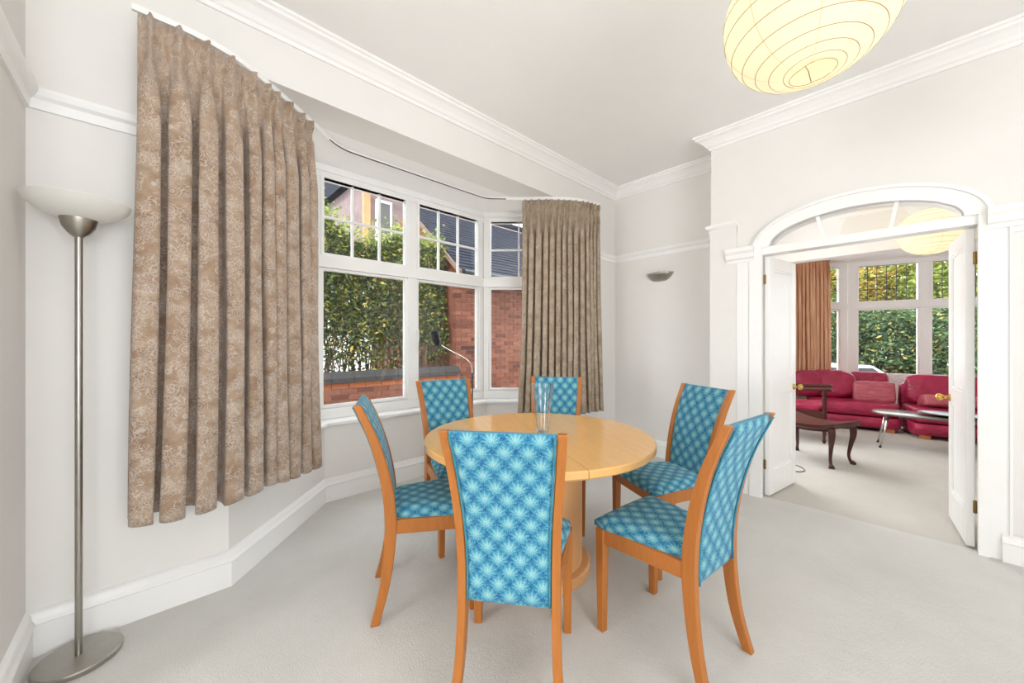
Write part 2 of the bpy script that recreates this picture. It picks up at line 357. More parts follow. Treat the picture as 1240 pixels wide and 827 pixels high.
# pilasters, capitals, architrave and fanlight frame
struct(MB().box(XD - .026, XD, 1.0, 1.208, 0, 2.25), 'trim_8', 'wall', 'white raised wall strip left of the doorway', 'trim')
struct(MB().box(XD - .022, XD, .905, 1.0, 0, 2.0), 'trim_9', 'gloss', 'white pilaster at the left jamb of the doorway', 'trim', bevel=.004)
CAP = [(0, 1.93), (.03, 1.93), (.034, 1.955), (.048, 1.965), (.056, 2.0), (.07, 2.02), (.07, 2.05), (0, 2.052)]
struct(MB().sweep([(XD, 1.075), (XD, .868)], CAP), 'trim_10', 'gloss', 'white moulded capital left of the arch', 'trim')
struct(MB().sweep([(XD, -.318), (XD, YB)], CAP), 'trim_11', 'gloss', 'white moulded capital band right of the arch', 'trim')
struct(MB().box(XD - .016, XD, -.40, -.33, 0, 1.94).box(XD - .026, XD, -.412, -.40, 0, 1.94).box(XD - .012, XD, YB, -.412, 1.90, 1.94), 'trim_12', 'gloss', 'white pilaster at the right jamb of the doorway', 'trim')
arch = [(p[0], p[1]) for p in ell(RO)] + [(AC - .598, ZS), (AC - RI[0], ZS)] + ell(RI)[::-1][1:-1] + [(AC + RI[0], ZS), (AC + .598, ZS)]
fr = MB().extrude(arch, lambda p, t: (t, p[0], p[1]), XD - .03, XD + .02)
fr.box(XD - .03, XD + .02, JL - .012, .905, 0, ZS).box(XD - .03, XD + .02, -.33, JR + .012, 0, ZS)
fr.box(XD - .012, XD + .1, JR, JL, 1.975, ZS + .004)
door_frame = tag(fr.build('trim_13', 'gloss'), 'white arched door surround with a transom bar', 'door frame', kind='structure')
rim = [(p[0], p[1]) for p in ell((.612, .298))] + [(p[0], p[1]) for p in ell((.59, .276))[::-1]]
MB().extrude(rim, lambda p, t: (t, p[0], p[1]), XD - .044, XD - .02).build('outer_bead', 'gloss', door_frame)
for yb, yt in ((.426, .470), (.084, .052)):
    zt = ZS + RI[1] * math.sqrt(1 - ((yt - AC) / RI[0]) ** 2) + .004
    MB().extrude([(yb - .011, ZS), (yb + .011, ZS), (yt + .011, zt), (yt - .011, zt)], lambda p, t: (t, p[0], p[1]), XD + .005, XD + .035).build('glazing_bar', 'gloss', door_frame)
def yb_at(yb, yt, z): return yb + (yt - yb) * (z - ZS) / .19
def fan_pane(a0, a1, left, right):
    pts = ell(RI, 16, a0, a1)
    if right is not None: pts = [(right, ZS)] + pts
    if left is not None: pts = pts + [(left, ZS)]
    MB().extrude(pts, lambda p, t: (t, p[0], p[1]), XD + .018, XD + .022).build('pane', 'fanglass', door_frame)
def ang(y): return math.acos((y - AC) / RI[0])
fan_pane(0, ang(.470), .426, None); fan_pane(ang(.470), ang(.052), .084, .426); fan_pane(ang(.052), PI, None, .084)

# ------------------------------------------------------------------ windows
def window(name, a, b, z0, z1, label, lights, trans, ztop, rows, cols, leaded=None, set_in=0):
    """a, b: ends on the inner face; lights: (s0, s1) clear glass spans; trans: (zlo, zhi) transom"""
    A, B = Vector(a), Vector(b); L = (B - A).length; t = (B - A) / L; n = Vector((-t.y, t.x))      # n points outwards
    W = empty(name, (a[0], a[1], 0), math.atan2(t.y, t.x)); tag(W, label, 'window', kind='structure')
    gz0 = z0 + .115 if leaded is None else z0 + .08
    def bx(mb, s0, s1, n0, n1, za, zb): return mb.box(s0, s1, n0, n1, za, zb)
    f = MB(); bx(f, 0, L, 0, .09, ztop, z1); bx(f, 0, L, 0, .09, z0, gz0 - .028); bx(f, 0, L, -.012, .09, trans[0] + .022, trans[1] - .022)
    edges = [0] + [e for l in lights for e in l] + [L]
    for i in range(0, len(edges), 2):
        e0, e1 = edges[i], edges[i + 1]; lo = e0 + (.024 if i else 0); hi = e1 - (.024 if i + 2 < len(edges) else 0)
        bx(f, lo, hi, .002, .088, gz0 - .03, trans[0] + .023); bx(f, lo, hi, .002, .088, trans[1] - .023, ztop + .001)
    f.build('frame', 'gloss', W, bevel=.004)
    for s0, s1 in lights:
        for kind, (za, zb) in (('lower', (gz0, trans[0])), ('upper', (trans[1], ztop))):
            sash = MB(); q = .03; n0 = -.008 if kind == 'upper' else .012
            zt = zb - (q if kind == 'upper' else 0) ; zt = zb
            bx(sash, s0 - q + .004, s0, n0, .06, za - q + .004, zt + .02); bx(sash, s1, s1 + q - .004, n0, .06, za - q + .004, zt + .02)
            bx(sash, s0, s1, n0, .06, za - q + .004, za); bx(sash, s0, s1, n0, .06, zt, zt + .02)
            so = sash.build('sash', 'gloss', W, bevel=.003)
            if kind == 'lower':
                MB().box(s0 - .002, s1 + .002, .044, .048, za - .002, zb + .002).build('pane', 'glass', so)
            else:
                R_, K_ = (rows, cols) if leaded is None else leaded(s1 - s0)
                g = .009 if leaded is None else .004; ws = (s1 - s0) / K_; hs = (zb - za) / R_; gm = 'gloss' if leaded is None else 'lead'
                bn = 'glazing_bar' if leaded is None else 'lead_came'; d0, d1 = (.03, .056) if leaded is None else (.041, .051)
                for c in range(1, K_): MB().box(s0 + c * ws - g, s0 + c * ws + g, d0, d1, za, zb).build(bn, gm, so)
                for r in range(1, R_): MB().box(s0, s1, d0 + .001, d1 - .001, za + r * hs - g, za + r * hs + g).build(bn, gm, so)
                pm = None
                for c in range(K_):
                    for r in range(R_):
                        if pm is None:
                            pm = MB().box(s0 + .001, s0 + ws - .001, .044, .048, za + .001, za + hs - .001).build('pane', 'glass', so)
                        else:
                            p = pm.copy(); C.objects.link(p); p.location = (c * ws, 0, r * hs)
    return W

F = bay_offset(.115); zW0, zW1 = .628, 2.668
fx0 = F[1][0]
win1 = window('window_1', F[1], F[2], zW0, zW1, 'wide white bay window with two lights facing the hedge',
       [(.992 - fx0, 1.718 - fx0), (1.863 - fx0, 2.590 - fx0)], (1.858, 1.998), 2.615, 2, 3)
LC = (Vector(F[2]) - Vector(F[3])).length
cR = isect(*off(P3, P4, .115), (0, YF + .06), (1, YF + .06)); cL = isect(*off(P1, P2, .115), (0, YF + .06), (1, YF + .06))
Lc = (Vector(cR) - Vector(F[2])).length
window('window_2', F[2], cR, zW0, zW1, 'angled white bay window beside the grey curtain, facing the brick wall', [(.085, Lc - .1)], (1.858, 1.998), 2.615, 2, 3)
window('window_3', cL, F[1], zW0, zW1, 'angled white bay window behind the large brown curtain', [(.1, Lc - .1)], (1.858, 1.998), 2.615, 2, 3)
for sx, dz in ((1.745 - fx0, 0), (1.835 - fx0, -.05)):     # casement handles on the mullion
    h = MB().box(sx - .008, sx + .008, -.03, .01, 1.40 + dz, 1.43 + dz).box(sx - .007, sx + .007, -.036, -.026, 1.31 + dz, 1.43 + dz)
    h.build('handle', 'gloss', win1, bevel=.003)

# ------------------------------------------------------------------ living room shell
XW = XD + .14
C0, C1, C2, C3 = (7.95, 1.62), (8.63, .714), (9.17, -1.0), (8.2, -2.35)
struct(MB().prism([(XD + .04, YB), (9.6, YB), (9.6, 1.95), (XR + .2, 1.95), (XR + .2, 1.1), (XD + .04, 1.1)], -.12, .001), 'floor_living_room', 'carpet2', 'warm grey carpet of the living room', 'floor')
struct(MB().prism([(XW, YB), (9.6, YB), (9.6, 1.95), (XR + .14, 1.95), (XR + .14, 1.1), (XW, 1.1)], 3.0, 3.12), 'ceiling_living_room', 'ceiling', 'white ceiling of the living room', 'ceiling')
struct(MB().box(XR + .14, 4.5, 1.62, 1.8, 0, 3.0).box(6.5, 8.0, 1.62, 1.8, 0, 3.0).box(4.5, 6.5, 1.62, 1.8, 2.4, 3.0).box(4.5, 6.5, 1.62, 1.8, 0, .6), 'wall_living_left', 'wall', 'white living room wall beyond the open door', 'wall')
struct(MB().box(XW, 8.3, YB, -2.35, 0, 3.0), 'wall_living_right', 'wall', 'white living room side wall', 'wall')
def ring_wall(z0, z1, d): 
    a, b, c = off(C0, C1, d), off(C1, C2, d), off(C2, C3, d)
    q = [a[0], isect(*a, *b), isect(*b, *c), c[1]]; return MB().prism([C0, C1, C2, C3] + q[::-1], z0, z1)
struct(ring_wall(0, .66, .25), 'wall_living_bay', 'wall', 'white low wall below the living room windows', 'wall')
struct(ring_wall(2.62, 3.0, .25), 'trim_14', 'wall', 'white head above the living room windows', 'trim')
struct(MB().box(6.95, 7.15, -2.35, 1.62, 2.47, 3.0), 'trim_15', 'wall', 'white beam across the living room bay', 'beam')
struct(MB().prism([(7.15, -2.35), C3, C2, C1, C0, (7.15, 1.62)], 2.66, 2.74), 'ceiling_living_bay', 'ceiling', 'white lower ceiling of the living room bay', 'ceiling')
LD = lambda wd: (3 if wd < .9 else 3, max(2, round(wd / .118)))
def at_(u, p, q):      # distance along p-q where picture column u meets it
    al = math.radians(46.6); k_ = (u - 620) / 454; d = Vector((math.cos(al) + math.sin(al) * k_, math.sin(al) - math.cos(al) * k_))
    X_ = isect((0, 0), tuple(d), p, q); return (Vector(X_) - Vector(p)).length
g0 = at_(1040, C1, C2); g1 = at_(1111.5, C1, C2); g2 = at_(1129.5, C1, C2)
window('window_4', C1, C2, .66, 2.62, 'white living room window with leaded top lights above the sofa', [(g0, g1), (g2, g2 + g1 - g0)], (1.80, 1.95), 2.54, 3, 6, LD)
h0 = at_(1016, C0, C1)
window('window_5', C0, C1, .66, 2.62, 'angled white leaded window beside the copper curtain', [(h0 - .5, h0)], (1.80, 1.95), 2.54, 3, 6, LD)
window('window_6', C2, C3, .66, 2.62, 'angled white leaded window hidden by the right door leaf', [(.25, .85)], (1.80, 1.95), 2.54, 3, 6, LD)

# ------------------------------------------------------------------ double doors
def leaf(name, label, hx, hy, ang, side):
    """local x runs from the hinge to the free edge; local y is the thickness away from the opening"""
    D = empty(name, (hx, hy, 0), ang); tag(D, label, 'door', kind='structure'); W_, H_, T = .535, 1.965, .036
    y0, y1 = (-T, 0) if side > 0 else (0, T)
    f = MB(); f.box(0, .085, y0, y1, .012, H_).box(W_ - .085, W_, y0, y1, .012, H_)
    f.box(.085, W_ - .085, y0, y1, .012, .215).box(.085, W_ - .085, y0, y1, .83, .95).box(.085, W_ - .085, y0, y1, H_ - .1, H_)
    f.build('door_frame', 'gloss', D, bevel=.003)
    for za, zb in ((.215, .83), (.95, H_ - .1)):
        MB().box(.08, W_ - .08, y0 + .011, y1 - .011, za - .005, zb + .005).build('panel', 'gloss', D)
        m = MB()
        for yy in ((y0 + .004, y0 + .012), (y1 - .012, y1 - .004)):
            m.box(.085, .099, yy[0], yy[1], za, zb).box(W_ - .099, W_ - .085, yy[0], yy[1], za, zb).box(.099, W_ - .099, yy[0], yy[1], za, za + .014).box(.099, W_ - .099, yy[0], yy[1], zb - .014, zb)
        m.build('panel_moulding', 'gloss', D)
    for s_, yk in ((-1, y0), (1, y1)):
        kb = MB(); pr = [(.026, 0), (.026, .004), (.009, .007), (.009, .03), (.02, .037), (.027, .05), (.022, .064), (.008, .07)]
        rings = [[(W_ - .05 + r * math.cos(2 * PI * i / 20), yk + s_ * d, .87 + r * math.sin(2 * PI * i / 20)) for i in range(20)] for r, d in pr]
        kb.loft(rings).build('knob', 'brass', D, smooth=True)
    for z in (.26, 1.78):
        yy = y1 if side > 0 else y0
        MB().box(-.003, .010, yy - .009, yy + .009, z - .038, z + .038).lathe([(.0045, z - .04), (.0045, z + .04)], -.002, yy, 10).build('hinge', 'hinge', D)
    return D
leaf('door_1', 'white panelled door leaf with a brass knob, opened beside the bench', XD + .05, .812, math.radians(-9), 1)
leaf('door_2', 'white panelled door leaf with a brass knob, opened at the right jamb', XD + .05, -.280, math.radians(4.8), -1)

# ------------------------------------------------------------------ dining chairs
def interp(pts, z):
    for i in range(len(pts) - 1):
        (z0, x0), (z1, x1) = pts[i], pts[i + 1]
        if z <= z1: t = (z - z0) / (z1 - z0); t = max(0, t); return x0 + (x1 - x0) * t
    return pts[-1][1]
def catmull(pts, m=6):
    out = []
    for i in range(len(pts) - 1):
        p0 = pts[max(i - 1, 0)]; p1 = pts[i]; p2 = pts[i + 1]; p3 = pts[min(i + 2, len(pts) - 1)]
        for j in range(m):
            t = j / m
            out.append(tuple(.5 * ((2 * b) + (-a + c) * t + (2 * a - 5 * b + 4 * c - d) * t * t + (-a + 3 * b - 3 * c + d) * t ** 3) for a, b, c, d in zip(p0, p1, p2, p3)))
    out.append(tuple(pts[-1])); return out
# stile centre line: (z, x back offset, half spacing, depth)
ST = catmull([(0, -.068, .182, .036), (.18, -.022, .168, .044), (.42, 0, .163, .052), (.62, -.018, .166, .048), (.82, -.070, .177, .040), (.989, -.142, .187, .032)], 5)
def stile_at(z):
    for i in range(len(ST) - 1):
        if z <= ST[i + 1][0]:
            t = (z - ST[i][0]) / (ST[i + 1][0] - ST[i][0]); return [a + (b - a) * t for a, b in zip(ST[i], ST[i + 1])]
    return list(ST[-1])
def make_chair():
    R = empty('dining_chair')
    for sd in (1, -1):
        rings = []
        for z, x, hs, dp in ST:
            y = sd * hs; wv = .0155
            rings.append([(x - dp / 2, y - wv, z), (x + dp / 2, y - wv, z), (x + dp / 2, y + wv, z), (x - dp / 2, y + wv, z)])
        MB().loft(rings).build('rear_leg', 'wood', R, bevel=.003)
        fy = sd * .2; m = MB()
        m.loft([[(.373 - h, fy - h, z), (.373 + h, fy - h, z), (.373 + h, fy + h, z), (.373 - h, fy + h, z)] for z, h in ((0, .016), (.40, .021), (.452, .021))])
        m.build('front_leg', 'wood', R, bevel=.003)
        MB().add([(.02, sd * .150, .388), (.355, sd * .187, .388), (.355, sd * .211, .388), (.02, sd * .174, .388), (.02, sd * .150, .452), (.355, sd * .187, .452), (.355, sd * .211, .452), (.02, sd * .174, .452)],
                 [(3, 2, 1, 0), (4, 5, 6, 7), (0, 1, 5, 4), (1, 2, 6, 5), (2, 3, 7, 6), (3, 0, 4, 7)]).build('seat_rail', 'wood', R, bevel=.002)
    MB().box(.362, .386, -.182, .182, .388, .452).build('seat_rail', 'wood', R, bevel=.002)
    MB().box(-.012, .012, -.150, .150, .388, .452).build('seat_rail', 'wood', R, bevel=.002)
    # padded back between the stiles
    m = MB(); m.uv = []; NU, NV = 14, 26; z0, z1 = .365, .987
    loops = []
    for j in range(NV + 1):
        z = z0 + (z1 - z0) * j / NV; zz, x, hs, dp = stile_at(z); hw = hs - .0165; e = min(1, (NV - j) / 1.5, j / 1.5) ** .5 if 0 < j < NV else 0
        ring = []
        for face in (1, -1):
            for i in range(NU + 1):
                q = i / NU; y = -hw + 2 * hw * q; ed = min(1, min(q, 1 - q) * 9) ** .5
                th = (.011 + .009 * ed) * (.45 + .55 * e) if face > 0 else (.019 + .007 * ed) * (.45 + .55 * e)
                ring.append((x + face * th + .001, y, z, (y if face > 0 else -y) + (0 if face > 0 else .9), z))
        loops.append(ring)
    W_ = NU + 1; T_ = 2 * W_
    for r in loops:
        for p in r: m.v.append(p[:3]); m.uv.append((p[3] + .5, p[4]))
    for j in range(NV):
        a, b = j * T_, (j + 1) * T_
        for i in range(NU):
            m.f.append((a + i, a + i + 1, b + i + 1, b + i)); m.f.append((a + W_ + i + 1, a + W_ + i, b + W_ + i, b + W_ + i + 1))
        m.f.append((a + W_, a, b, b + W_)); m.f.append((a + NU, a + W_ + NU, b + W_ + NU, b + NU))
    for i in range(NU):
        m.f.append((i + 1, i, W_ + i, W_ + i + 1)); b = NV * T_; m.f.append((b + i, b + i + 1, b + W_ + i + 1, b + W_ + i))
    back = m.build('backrest', 'fabric', R, smooth='auto')
    for sd in (1, -1):     # welt along both edges of the back cover
        MB().tube([(stile_at(z)[1] - .024, sd * (stile_at(z)[2] - .0215), z) for z in [z0 + .01 + (z1 - z0 - .02) * q / 16 for q in range(17)]], .0042, 6).build('welt', 'welt', back, smooth=True)
    # seat pad
    m = MB(); m.uv = []; NX, NY = 16, 16
    def pad(i, j, top):
        q = i / NX; s_ = j / NY * 2 - 1; x = .018 + .395 * q; hw = .150 + .075 * q
        if q > .8: hw -= .02 * ((q - .8) / .2) ** 2
        ex = min(1, (1 - q) * 7, q * 9 + .3); ey = min(1, (1 - abs(s_)) * 6); e = (max(0, ex) * max(0, ey)) ** .45
        z = .452 + ((.020 + .026 * e + .006 * (1 - s_ * s_)) if top else 0)
        return (x, s_ * hw, z)
    for top in (1, 0):
        for i in range(NX + 1):
            for j in range(NY + 1): p = pad(i, j, top); m.v.append(p); sg = (.504 - p[2]) * (1 if top else 1.3); m.uv.append((p[1] + .5 + math.copysign(sg, p[1]) * (abs(j / NY * 2 - 1) > .8), p[0] + .2 + sg * (i / NX > .85)))
    K = NY + 1; O = (NX + 1) * K
    for i in range(NX):
        for j in range(NY):
            a = i * K + j; m.f.append((a, a + K, a + K + 1, a + 1)); m.f.append((O + a, O + a + 1, O + a + K + 1, O + a + K))
    for j in range(NY): m.f.append((j, j + 1, O + j + 1, O + j)); a = NX * K + j; m.f.append((a + 1, a, O + a, O + a + 1))
    for i in range(NX): a = i * K; m.f.append((a + K, a, O + a, O + a + K)); a = i * K + NY; m.f.append((a, a + K, O + a + K, O + a))
    m.build('seat', 'fabric', R, smooth='auto')
    return R
chairs = [((.849, 1.776), -26.4, 'teal patterned wooden dining chair seen side-on, nearest the large brown curtain'),
          ((.889, .955), 38.0, 'teal patterned wooden dining chair seen from straight behind, closest to the camera'),
          ((1.585, .536), 84.2, 'teal patterned wooden dining chair seen from behind at the right of the table'),
          ((2.368, .931), 153.3, 'teal patterned wooden dining chair facing left, nearest the doorway'),
          ((1.495, 2.21), -103.0, 'teal patterned wooden dining chair behind the table by the bay window sill'),
          ((2.201, 1.848), -143.6, 'teal patterned wooden dining chair behind the table before the grey curtain')]
proto = make_chair()
for i, ((x, y), a, lab) in enumerate(chairs):
    o = proto if i == 0 else copy_tree(proto)
    o.location = (x, y, 0); o.rotation_euler = (0, 0, math.radians(a)); tag(o, lab, 'chair', 'dining chairs round the table')

# ------------------------------------------------------------------ round table and vase
T = empty('dining_table', (1.585, 1.46, 0), math.atan2(.57, .305)); tag(T, 'round honey-coloured wooden dining table on a drum pedestal', 'table')
TR = .635
for sd in (1, -1):
    def half(r, d): return [(r * math.cos(t), sd * (r * math.sin(t) + d)) for t in [PI * i / 48 for i in range(49)]]
    prof = [(TR - .006, .702), (TR, .708), (TR, .734), (TR - .005, .740)]
    m = MB(); m.loft([[(x, y, z) for x, y in half(r, .0012)] for r, z in prof]); m.build('tabletop_half', 'tabletop', T, smooth='auto')
MB().lathe([(.255, .03), (.25, .05), (.25, .70)], 0, 0, 64).build('drum_pedestal', 'tablebase', T, smooth='auto')
MB().lathe([(.29, 0), (.295, .01), (.295, .045), (.285, .055), (.252, .056)], 0, 0, 64).build('plinth', 'tablebase', T, smooth='auto')
MB().lathe([(.56, .672), (.56, .7015), (.1, .7015), (.1, .672)], 0, 0, 48, cap=False).build('apron', 'tablebase', T, smooth='auto')
V = MB().lathe([(.001, .741), (.036, .741), (.038, .747), (.045, .85), (.056, .96), (.066, 1.02), (.063, 1.02), (.053, .96), (.042, .85), (.034, .757), (.001, .755)], 1.640, 1.475, 32)
tag(V.build('glass_vase', 'vaseglass', smooth='auto'), 'tall clear tapered glass vase standing on the round table', 'vase')

# ------------------------------------------------------------------ curtains and track
def polyline(pts, m=10): return catmull([tuple(p) for p in pts], m)
def curtain(name, label, path, zt, zb, folds, amp, mat, seed, flare=0.0, head=.1, nz=46, per=26, full=2.0, hem=0.0):
    rnd = random.Random(seed); P = [Vector(p) for p in polyline(path)]
    L = [0]
    for i in range(1, len(P)): L.append(L[-1] + (P[i] - P[i - 1]).length)
    T_ = L[-1]
    def at(s):
        s = max(0, min(T_, s))
        for i in range(1, len(P)):
            if s <= L[i] + 1e-9:
                t = (s - L[i - 1]) / max(1e-9, L[i] - L[i - 1]); d = (P[i] - P[i - 1]).normalized(); return P[i - 1].lerp(P[i], t), d
        return P[-1], (P[-1] - P[-2]).normalized()
    nu = folds * per; wts = [rnd.uniform(.6, 1.4) for _ in range(folds)]; tot = sum(wts); cum = [0]
    for w_ in wts: cum.append(cum[-1] + w_ / tot)
    fa = [rnd.uniform(.75, 1.2) for _ in range(folds + 1)]; drift = [rnd.uniform(-1, 1) for _ in range(folds + 1)]; skew = [rnd.uniform(-.5, .5) for _ in range(folds + 1)]
    m = MB(); m.uv = []
    for j in range(nz + 1):
        q = (j / nz) ** 1.0; z = zt + (zb - zt) * q; d = zt - z
        for i in range(nu + 1):
            k_ = min(folds - 1, i // per); fr_ = i / per - k_; frac = fr_ * fr_ * (3 - 2 * fr_)
            a_ = fa[k_] * (1 - frac) + fa[k_ + 1] * frac; dr = drift[k_] * (1 - frac) + drift[k_ + 1] * frac; sk = skew[k_] * (1 - frac) + skew[k_ + 1] * frac
            s = (cum[k_] + (cum[k_ + 1] - cum[k_]) * fr_) * T_
            ph = 2 * PI * fr_
            body = min(1, max(0, (d - head) / .35)); body = body * body * (3 - 2 * body)
            w1 = math.cos(ph + .5 * sk * body * math.sin(ph)); w1 = math.copysign(abs(w1) ** .75, w1)
            headw = math.exp(-((fr_ - .5) / .17) ** 2) * (.55 + .45 * math.cos(6 * PI * (fr_ - .5)))       # triple pinch pleat
            pin = math.exp(-((d - head) / .03) ** 2)
            nrm_ = amp * a_ * body * (-w1) * (.75 + .25 * q) + (1 - body) * (.030 * headw * (1 - .75 * pin) + .012 * math.exp(-((fr_ - .5) / .1) ** 2)) - .004
            tan = amp * .36 * body * math.sin(2 * ph) * a_ - (1 - body) * .010 * pin * math.sin(ph) * 1.5
            tan += dr * .02 * q * math.sin(3 * q + k_) + flare * q * q * (s / T_ - .5)
            nrm_ += .006 * math.sin(9 * q + 2.3 * k_ + ph) * q
            p, t = at(s); n = Vector((t.y, -t.x)); xy = p + n * nrm_ + t * tan
            zz = z + hem * q * (1 - s / T_) + (.008 * math.sin(ph + k_) * q if j == nz else 0)
            m.v.append((xy.x, xy.y, zz)); m.uv.append((0, z))
    W_ = nu + 1; r0 = int(nz * .6) * W_; acc = 0; us = [0]
    for i in range(1, W_): acc += (Vector(m.v[r0 + i]) - Vector(m.v[r0 + i - 1])).length; us.append(acc)
    m.uv = [(us[i % W_], uv_[1]) for i, uv_ in enumerate(m.uv)]
    for j in range(nz):
        for i in range(nu): a = j * W_ + i; m.f.append((a, a + W_, a + W_ + 1, a + 1))
    return tag(m.build(name, mat, smooth=True, solid=.003), label, 'curtain')
curtain('curtain', 'large brown embroidered curtain with pinch pleats beside the steel floor lamp',
        [(-.062, 2.27), (.12, 2.275), (.28, 2.33), (.42, 2.42), (.58, 2.54), (.735, 2.67)], 2.682, .46, 10, .062, 'curtain', 3, flare=.06, hem=.035)
curtain('curtain', 'grey-brown embroidered curtain with pinch pleats at the right of the bay',
        [(2.66, 2.665), (2.85, 2.47), (3.02, 2.335), (3.18, 2.255), (3.37, 2.22)], 2.686, .545, 14, .038, 'curtain2', 11, flare=.10)
TRK = polyline([(-.08, 2.285), (.12, 2.29), (.28, 2.335), (.42, 2.43), (.6, 2.57), (.76, 2.705), (.88, 2.82), (1.0, 2.89), (1.15, 2.905), (1.8, 2.91), (2.28, 2.912), (2.40, 2.895), (2.52, 2.80), (2.68, 2.66), (2.85, 2.48), (3.02, 2.345), (3.18, 2.27), (3.40, 2.235)], 6)
tr = empty('curtain_track'); tag(tr, 'white curtain track curving round the bay ceiling', 'curtain track')
MB().sweep([(x, y) for x, y in TRK], [(-.008, 2.692), (.008, 2.692), (.008, 2.719), (-.008, 2.719)]).build('rail', 'gloss', tr)
MB().sweep([(x, y) for x, y in TRK[36:74]], [(.008, 2.694), (.0095, 2.694), (.0095, 2.703), (.008, 2.703)]).build('glide_slot', 'lead', tr)

# ------------------------------------------------------------------ lamps
L = empty('floor_lamp', (-.228, 2.272, 0)); tag(L, 'tall brushed steel uplighter floor lamp with a white glass bowl', 'floor lamp')
MB().lathe([(.118, 0), (.124, .004), (.124, .018), (.119, .023), (.012, .025)], 0, 0, 64).build('base', 'steel', L, smooth='auto')
MB().lathe([(.011, .024), (.011, 1.69)], 0, 0, 20).build('pole', 'steel', L, smooth='auto')
MB().lathe([(.014, 1.685), (.030, 1.70), (.046, 1.725), (.054, 1.76), (.050, 1.762), (.04, 1.755)], 0, 0, 32).build('cup', 'steel', L, smooth='auto')
MB().lathe([(.03, 1.752), (.07, 1.760), (.11, 1.778), (.14, 1.806), (.149, 1.828), (.145, 1.830), (.134, 1.810), (.105, 1.785), (.068, 1.768), (.03, 1.760)], 0, 0, 48).build('shade', 'frost', L, smooth='auto')

def lantern(name, label, c, a, h, ztop):
    R = empty(name, c); tag(R, label, 'ceiling lamp')
    prof = []
    for i in range(41):
        p = -PI / 2 + PI * i / 40; r = a * max(0, math.cos(p)) ** .9; z = h * math.sin(p)
        if r > .055: prof.append((r, z))
    zb, zt = prof[0][1], prof[-1][1]
    MB().lathe(prof, 0, 0, 48, cap=False).build('paper_shade', 'paper', R, smooth=True, solid=.002)
    ribs = [-.985, -.955, -.90, -.81, -.67, -.47, -.22, .06, .34, .6, .8, .93]
    for f_ in ribs:
        z = h * f_
        def sr(t): q = max(-.992, min(.992, f_ + .02 * math.sin(t + f_ * 3))); return max(.056, a * math.cos(math.asin(q)) ** .9 + .001), h * q
        MB().tube([(sr(t)[0] * math.cos(t), sr(t)[0] * math.sin(t), sr(t)[1]) for t in [2 * PI * i / 64 for i in range(65)]], .0012, 6).build('rib', 'rib', R, smooth=True)
    for q in range(8):
        t = q * PI / 4 + .3
        MB().tube([((r + .0006) * math.cos(t), (r + .0006) * math.sin(t), z) for r, z in prof], 0.0011, 5).build('paper_seam', 'seam', R, smooth=True)
    MB().tube([(-.056, 0, zb), (0, 0, zb + .012), (.056, 0, zb)], .0018, 6).build('wire_bar', 'steel', R)
    bulb = [(.012, .10), (.016, .06), (.03, .02), (.034, -.01), (.026, -.038), (.004, -.05)]
    MB().lathe([(r, z) for r, z in bulb[::-1]], 0, 0, 20).build('bulb', 'paper', R, smooth=True)
    MB().lathe([(.018, .10), (.018, .15), (.006, .17)], 0, 0, 16).build('bulb_holder', 'cord', R)
    MB().tube([(0, 0, .16), (0, 0, ztop - c[2] - .03)], .0035, 8).build('cord', 'cord', R)
    MB().lathe([(.012, ztop - c[2] - .045), (.045, ztop - c[2] - .012), (.048, ztop - c[2])], 0, 0, 24).build('ceiling_rose', 'cord', R, smooth='auto')
    return R
lantern('paper_lantern', 'large round lit paper lantern hanging from the dining room ceiling', (1.705, .248, 2.466), .266, .24, ZC)
lantern('paper_lantern', 'round lit paper lantern glowing beyond the arched doorway', (6.44, -.177, 2.53), .285, .255, 3.0)

# wall uplighter: a shallow half-bowl
Wl = empty('wall_light', (XR, 1.872, 1.93)); tag(Wl, 'small brushed steel half-bowl wall light on the recessed wall', 'wall lamp')
m = MB(); rows = 8; nn = 24; m_v = []
for j in range(rows + 1):
    f_ = j / rows; z = .085 * f_ ** 1.6
    for i in range(nn + 1):
        t = PI * i / nn; m.v.append((-.10 * math.sin(t) * (f_ ** .6), .148 * math.cos(t) * (.12 + .88 * f_ ** .6), z))
for j in range(rows):
    for i in range(nn): a = j * (nn + 1) + i; m.f.append((a, a + 1, a + nn + 2, a + nn + 1))
m.build('bowl', 'steel', Wl, smooth=True, solid=.004)
MB().box(-.02, 0, -.05, .05, .01, .07).build('back_plate', 'steel', Wl, bevel=.004)
MB().tube([(-.10 * math.sin(t), .148 * math.cos(t), .085) for t in [PI * i / 24 for i in range(25)]], .004, 6).build('rim', 'chrome', Wl, smooth=True)

# black reading lamp by the bay
al = math.radians(46.6); Fw = Vector((math.cos(al), math.sin(al), 0)); Rt = Vector((math.sin(al), -math.cos(al), 0))
def px(u, v, D): p = (Fw + Rt * ((u - 620) / 454)) * D; return Vector((p.x, p.y, 1.27 + (413.8 - v) / 454 * D))
b0 = px(572, 430, 3.30); b0.z = 0
RL = empty('reading_lamp', b0); tag(RL, 'slim black reading lamp with a bent chrome arm by the bay window', 'floor lamp')
MB().lathe([(.10, 0), (.105, .004), (.105, .014), (.095, .02), (.012, .024)], 0, 0, 40).build('base', 'black', RL, smooth='auto')
tp = px(572, 452, 3.30) - b0; MB().lathe([(.0065, .02), (.0065, tp.z)], 0, 0, 14).build('pole', 'black', RL, smooth='auto')
arm = [tp - Vector((0, 0, .03)), px(571, 443, 3.30) - b0, px(567, 437, 3.29) - b0, px(558, 431, 3.28) - b0, px(546, 425, 3.26) - b0, px(534, 418, 3.23) - b0]
MB().tube(catmull([tuple(p) for p in arm], 5), 0.0045, 10).build('arm', 'chrome', RL, smooth=True)
